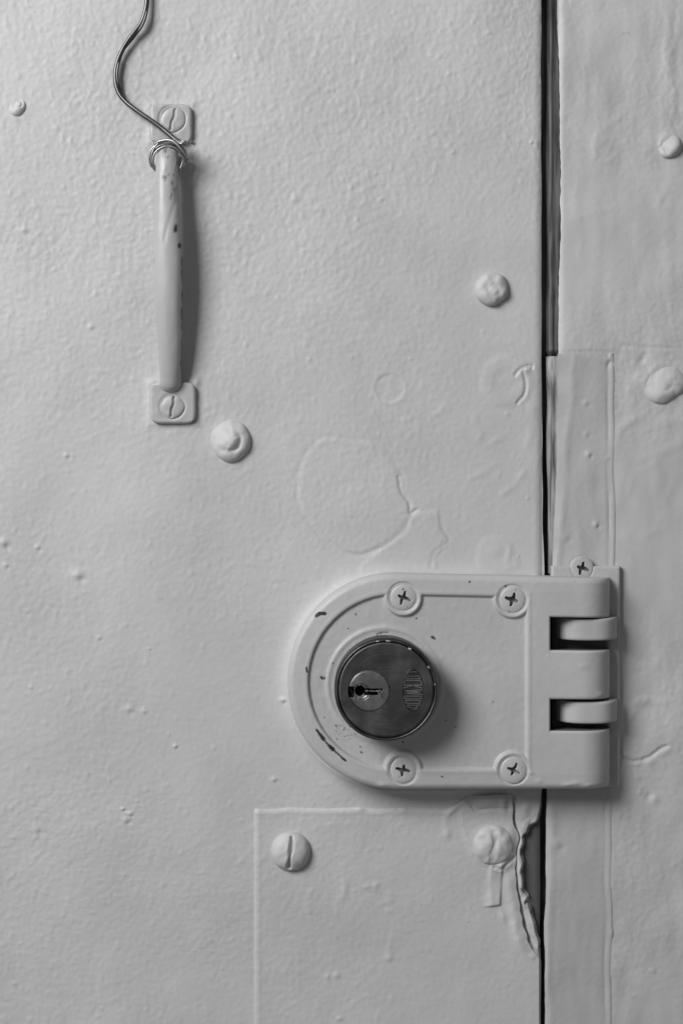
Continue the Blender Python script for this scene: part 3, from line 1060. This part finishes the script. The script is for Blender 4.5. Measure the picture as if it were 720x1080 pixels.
# ================================================================ RIM LOCK
LH = 13.0
lk = thing('rim_lock', 470, 719, 0.0, 'grey painted rim lock with a round end and a dark key cylinder', 'lock')
th = np.linspace(-math.pi / 2, math.pi / 2, 241)
rows = LCY + LR * np.sin(th)
rows = np.unique(np.concatenate([rows, [648.0, 683.5, 736.0, 770.0]]))
tu = np.linspace(0, 1, 300)
tu = tu + .0 * tu
tl = (1 - np.cos(np.clip(tu * math.pi, 0, math.pi))) / 2 * .35 + tu * .65      # denser towards both ends
nr_ = 46
T1, Yr = np.meshgrid(tl, rows)
xl = LCX - np.sqrt(np.clip(LR ** 2 - (Yr - LCY) ** 2, 0, None))
XA = xl + T1 * (580.0 - xl)
T2, Yr2 = np.meshgrid(np.sin(np.linspace(0, math.pi / 2, nr_))[1:], rows)
XB = 580 + T2 * 67.5
X = np.hstack([XA, XB])
Y = np.hstack([Yr, Yr2])
sd = np.maximum(-lock_out(X, Y), 0)
sd = np.where(X < LCX, np.maximum(LR - np.hypot(X - LCX, Y - LCY), 0), np.maximum(LR - np.abs(Y - LCY), 0))
H = np.full(X.shape, LH)
# rolled outer edge
ew = 7.0
H -= 1.9 * (1 - np.sqrt(np.clip(1 - (1 - np.clip(sd / ew, 0, 1)) ** 2, 0, 1)))
H -= 0.35 * np.clip(1 - sd / 16, 0, 1)
# sunk panel, with bosses for the four screws left standing
SCR = [(425, 630, 22), (540, 630, 18), (425, 812, 12), (541, 812, 25)]
rin = np.minimum(sd - 21.5, 555.5 - X)
for (a, b, _) in SCR:
    rin = np.minimum(rin, np.hypot(X - a, Y - b) - 19.0)
H -= 0.95 * sst(-.4, 2.2, rin) - .12 * np.exp(-((rin + 2.5) / 2.0) ** 2)
for (a, b, _) in SCR:
    q = np.hypot(X - a, Y - b)
    H -= .30 * sst(17.5, 15.5, q) + 3.2 * sst(13.6, 12.2, q)
# seat and paint bead round the cylinder
q = np.hypot(X - 405.5, Y - 722.5)
H += .28 * np.exp(-((q - 60) / 2.4) ** 2) + .18 * sst(66, 58, q)
# rounded knuckle end
xr = np.clip((X - 612) / 35.5, 0, 1)
H -= 9.5 * (1 - np.sqrt(np.clip(1 - xr ** 2.3, 0, 1)))
# lip at the slot edges
ce = np.full(X.shape, 9.0)
for (a, b) in [(648.0, 683.5), (736.0, 770.0)]:
    d = np.where((Y <= a), a - Y, np.where(Y >= b, Y - b, 0))
    ce = np.minimum(ce, np.hypot(np.maximum(580 - X, 0), d))
H -= .45 * np.clip(1 - ce / 2.0, 0, 1) ** 2
# coats of paint
H += .035 * samp(n_mid, X, Y) + .05 * samp(n_big, X * 2, Y * 2) + .012 * samp(n_peel2, X, Y) + .006 * samp(n_peel, X, Y)
H += .02 * np.maximum(samp(n_ridge, X, Y), 0) * sst(0, 3, rin)
for (a, b, r, h) in [(403, 829, 5, .35), (598, 828, 4, .3), (606, 826, 5, .3), (620, 829, 4, .25), (615, 700, 5, .18),
                     (634, 731, 4, .3), (568, 824, 4, .2), (560, 815, 3, .2), (500, 700, 5, .08), (588, 665, 3, .0)]:
    H += h * gau(X, Y, a, b, r, r * .6)
# knocks through to the dark metal
chip_shade = np.zeros_like(X)


def scar(pts, w, v=1.0, seed=1, gap=0.0):
    global chip_shade, H
    p = smooth_line(pts, 6, .35, seed)
    d, s, t = seg_dist(X, Y, p, 8)
    ww = w * (.45 + .55 * np.sin(np.clip(t, 0, 1) * math.pi) ** .6)
    if gap:
        ww = ww * sst(-.3, .35, np.sin(t * gap) + .5 * np.sin(t * gap * 2.3 + 1))
    k = sst(ww + .35, ww - .25, d)
    chip_shade = np.maximum(chip_shade, v * k)
    H -= .14 * k


scar([(333.5, 650), (337.5, 647.3), (344, 647)], 1.5, 1, 41)
scar([(334, 770.5), (344, 783), (353, 792), (364, 802.5)], 1.25, 1, 42, 14)
scar([(455, 671), (459, 673.5)], .8, .8, 43)
scar([(338, 714.5), (340, 716), (342, 715)], .8, .9, 44)
scar([(323.5, 705), (324, 708)], .7, .8, 45)
scar([(398, 668.5), (404, 667), (409, 668)], .6, .4, 46)
r_ = np.random.default_rng(5)
for k in range(34):
    a, b = 363 + r_.normal(0, 8), 772 + r_.normal(0, 5)
    chip_shade = np.maximum(chip_shade, np.clip(1.5 * gau(X, Y, a, b, r_.uniform(.5, 1.0)) - .3, 0, 1) * r_.uniform(.3, .7))
for (a, b, r) in [(375, 648, .9), (367, 663, .8), (439, 652, .9), (425, 783, 1.0), (381, 794, 1.1), (380, 788, .8),
                  (466, 819, 1.0), (480, 767, .8), (342, 757, .7), (495, 612, 1.1), (533, 616, 1.1), (536, 617, .9),
                  (351, 700, .7), (470, 760, .7), (500, 660, .6), (520, 740, .5)]:
    chip_shade = np.maximum(chip_shade, np.clip(1.6 * gau(X, Y, a, b, r * 1.1) - .3, 0, 1) * .8)
# faces in the two slots are cut out
xc = .25 * (X[:-1, :-1] + X[1:, :-1] + X[1:, 1:] + X[:-1, 1:])
yc = .25 * (Y[:-1, :-1] + Y[1:, :-1] + Y[1:, 1:] + Y[:-1, 1:])
keep = ~((xc > 580) & (((yc > 648) & (yc < 683.5)) | ((yc > 736) & (yc < 770))))
# the case sits very slightly out of square
Y = Y + (833 - Y) / 228 * np.maximum(X - LCX, 0) * .022
body = sheet('case', X, Y, H, LH, M_LOCK, lk, keep=keep, base=0.0, chip_shade=chip_shade,
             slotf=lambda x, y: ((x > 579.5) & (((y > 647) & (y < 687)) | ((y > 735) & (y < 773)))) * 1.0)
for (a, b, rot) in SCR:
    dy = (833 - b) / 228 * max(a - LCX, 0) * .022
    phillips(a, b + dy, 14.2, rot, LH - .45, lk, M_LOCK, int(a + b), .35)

# ---- key cylinder
CXP, CYP, HC = 407.0, 727.5, 24.0
ox = wpos(np.array(CXP), np.array(CYP), HC, HC)
PX, PY, PR = 389.2, 728.5, 22.0
pr = [(54.6, 12.0), (54.6, 23.0), (54.4, 23.25), (53.2, 23.9), (52.6, 24.05), (51.9, 24.05), (51.4, 23.9), (51.0, 23.55), (50.5, 23.5),
      (50.1, 23.6), (49.7, 23.95), (49.3, 24.0), (48, 24.0)]
na = 160
a = np.linspace(0, 2 * np.pi, na, endpoint=False)
k = S / 1000 * (D - HC) / D
rings_ = [(r * np.cos(a), r * np.sin(a), h) for r, h in pr]
bx, by = (PX - CXP) + (PR + .35) * np.cos(a), -(PY - CYP) + (PR + .35) * np.sin(a)     # bore for the plug
for f_ in np.linspace(0, 1, 26)[1:]:
    rings_.append((48 * np.cos(a) * (1 - f_) + bx * f_, 48 * np.sin(a) * (1 - f_) + by * f_, 24.0))
rings_.append((bx, by, 21.0))
pr = rings_
V = np.stack([np.stack([x_ * k + ox[0], np.full(na, -h_ / 1000), y_ * k + ox[2]], -1) for x_, y_, h_ in rings_]).reshape(-1, 3)
idx = np.arange(len(pr) * na).reshape(len(pr), na)
r = np.roll(idx, -1, 1)
F = np.stack([idx[:-1], r[:-1], r[1:], idx[1:]], -1).reshape(-1, 4)
fm = np.repeat([1] * 4 + [0] * 2 + [1] * 3 + [0] * (len(pr) - 11) + [1], na)  # outer side, groove and bore wall take the darker metal
cyl = link('key_cylinder', V, F, [M_CYL, M_RIM], lk, origin=ox, fmat=fm)
md = cyl.modifiers.new('edge', 'EDGE_SPLIT')
md.split_angle = math.radians(50)

# plug with its keyway


def hf_plug(q, x, y):
    H = .35 - .25 * sst(.93, .985, q) - .35 * q ** 2
    X_, Y_ = x + PX, y + PY
    d = np.hypot(X_ - 381, Y_ - 729.5)
    cr = sst(9.3, 8.3, d)
    H = H - .5 * cr
    H += .36 * np.exp(-((d - 7.3) / .6) ** 2) * (X_ > 378)        # turned lip
    H -= 5.5 * sst(5.6, 4.8, np.hypot(X_ - 379.5, Y_ - 728.5))      # the way in
    H += 2.1 * np.exp(-((X_ - 382.5) / 1.2) ** 2) * sst(5, 4, np.abs(Y_ - 727)) * sst(6, 5, d)
    sl = sst(3.6, 2.8, np.abs(Y_ - 729.6)) * sst(384, 385, X_) * sst(403.5, 402.5, X_)
    H -= 2.6 * sl
    H += 2.5 * sst(1.2, .75, np.abs(Y_ - 728.8)) * sst(384, 385, X_) * sst(399.5, 398.5, X_)   # ward
    H += 2.65 * sst(3.1, 2.3, np.hypot((X_ - 400.6), (Y_ - 730.3) * .8))                      # worn pin end
    nt = sst(5.8, 5.0, np.abs(Y_ - 730)) * sst(373.6, 372.6, X_)
    H -= 1.8 * nt
    H += 1.2 * sst(1.4, .8, np.abs(Y_ - 727.5 - (X_ - 369))) * nt
    return H


plug = disc('plug', PX, PY, HC, PR, hf_plug, M_PLUG, cyl, nr=110, na=260, base=-8.0, rmap=.7, origin=ox)
plug.data.materials.append(M_WAY)      # deep keyway faces go darker: the hole's shade put into colour
yy = np.empty(len(plug.data.vertices) * 3, np.float32)
plug.data.vertices.foreach_get('co', yy)
vh = -yy.reshape(-1, 3)[:, 1] * 1000
for p_ in plug.data.polygons:
    if min(vh[v] for v in p_.vertices) < -.45:
        p_.material_index = 1

# flecks of paint left on the rim
for k_, (a_, b_, r_f, st_) in enumerate([(398, 676.4, .8, 2.2), (409, 676, .9, 2.6), (432, 684.5, 1.3, 1.1), (452, 704, .7, 2.2),
                                         (458.5, 722, .5, 2.5)]):
    ang_ = math.atan2(b_ - CYP, a_ - CXP) + math.pi / 2
    q_, t_ = np.meshgrid(np.linspace(.001, 1, 5), np.linspace(0, 2 * np.pi, 14, endpoint=False), indexing='ij')
    w_ = 1 + .25 * np.sin(2 * t_ + k_) + .2 * np.sin(3 * t_ + 2 * k_)
    u_, v_ = q_ * w_ * r_f * st_ * np.cos(t_), q_ * w_ * r_f * np.sin(t_)
    sheet('paint_fleck', a_ + u_ * math.cos(ang_) - v_ * math.sin(ang_), b_ + u_ * math.sin(ang_) + v_ * math.cos(ang_),
          HC - .05 + .25 * np.sqrt(np.clip(1 - q_ ** 2 * .98, 0, 1)), HC, M_LOCK, cyl, base=HC - .6, closed=True, origin=ox)

# oval emblem: sunk ground with a raised rim, letters standing on it
EX, EY, EA, EB = 435.2, 727.6, 11.6, 22.6
t = np.linspace(0, 1, 40)
ta = np.linspace(0, 2 * np.pi, 120, endpoint=False)
Q, A = np.meshgrid(t, ta, indexing='ij')
Q = np.maximum(Q, 1e-4)
X, Y = EX + Q * EA * np.cos(A), EY + Q * EB * np.sin(A)
H = HC + .04 + .16 * np.exp(-((Q - .955) / .03) ** 2) + .02 * samp(n_peel, X * 3, Y * 3)
H = H - .12 * sst(.985, 1.0, Q)
sheet('emblem', X, Y, H, HC, M_EMBLEM, cyl, base=HC - .3, closed=True, origin=ox)
GL = {'L': [[(0, 1), (0, 0), (1, 0)]],
      'O': [[(0, 0), (0, 1), (1, 1), (1, 0), (0, 0)]],
      'C': [[(1, 1), (0, 1), (0, 0), (1, 0)]],
      'K': [[(0, 1), (0, 0)], [(1, 1), (0.05, .5), (1, 0)]],
      'W': [[(0, 1), (.25, 0), (.5, 1), (.75, 0), (1, 1)]],
      'D': [[(0, 0), (0, 1), (.5, 1), (1, .7), (1, .3), (.5, 0), (0, 0)]]}
LV, LF = [], []


def stroke(p, q_, w, h0, h1):
    p, q_ = np.array(p, float), np.array(q_, float)
    d = (q_ - p) / (np.linalg.norm(q_ - p) + 1e-9)
    n = np.array([-d[1], d[0]]) * w
    p, q_ = p - d * w, q_ + d * w
    b = len(LV)
    for h, kk in ((h0, 1.3), (h1, .75)):
        for c in (p + n * kk, p - n * kk, q_ - n * kk, q_ + n * kk):
            LV.append(wpos(np.array(c[0]), np.array(c[1]), h, HC))
    LF.extend([(b + 4, b + 5, b + 6, b + 7), (b, b + 1, b + 5, b + 4), (b + 1, b + 2, b + 6, b + 5), (b + 2, b + 3, b + 7, b + 6),
               (b + 3, b, b + 4, b + 7)])


ypos = EY - 19.0
word = 'LOCKWOOD'
wid = {'L': 2.6, 'O': 2.9, 'C': 2.9, 'K': 3.2, 'W': 4.8, 'D': 3.0}
gapl = (38.0 - sum(wid[c] for c in word)) / (len(word) - 1)
for c in word:
    w = wid[c]
    # reads downwards: letter tops point right, heights follow the oval
    def half(yy):
        return EA * math.sqrt(max(0.0, 1 - ((yy - EY) / (EB - .6)) ** 2)) - 1.9
    for st in GL[c]:
        pts = []
        for (u, v) in st:
            yy = ypos + u * w
            hh = max(half(yy), 1.0)
            pts.append((EX + (v * 2 - 1) * hh, yy))
        for i in range(len(pts) - 1):
            stroke(pts[i], pts[i + 1], .42, HC, HC + .30)
    ypos += w + gapl
link('lettering', np.array(LV), LF, M_LETTER, cyl, smooth=np.zeros(len(LF), bool), origin=ox)

# bookkeeping keys are not part of the scene
for o in bpy.data.objects:
    if '_o' in o:
        del o['_o']
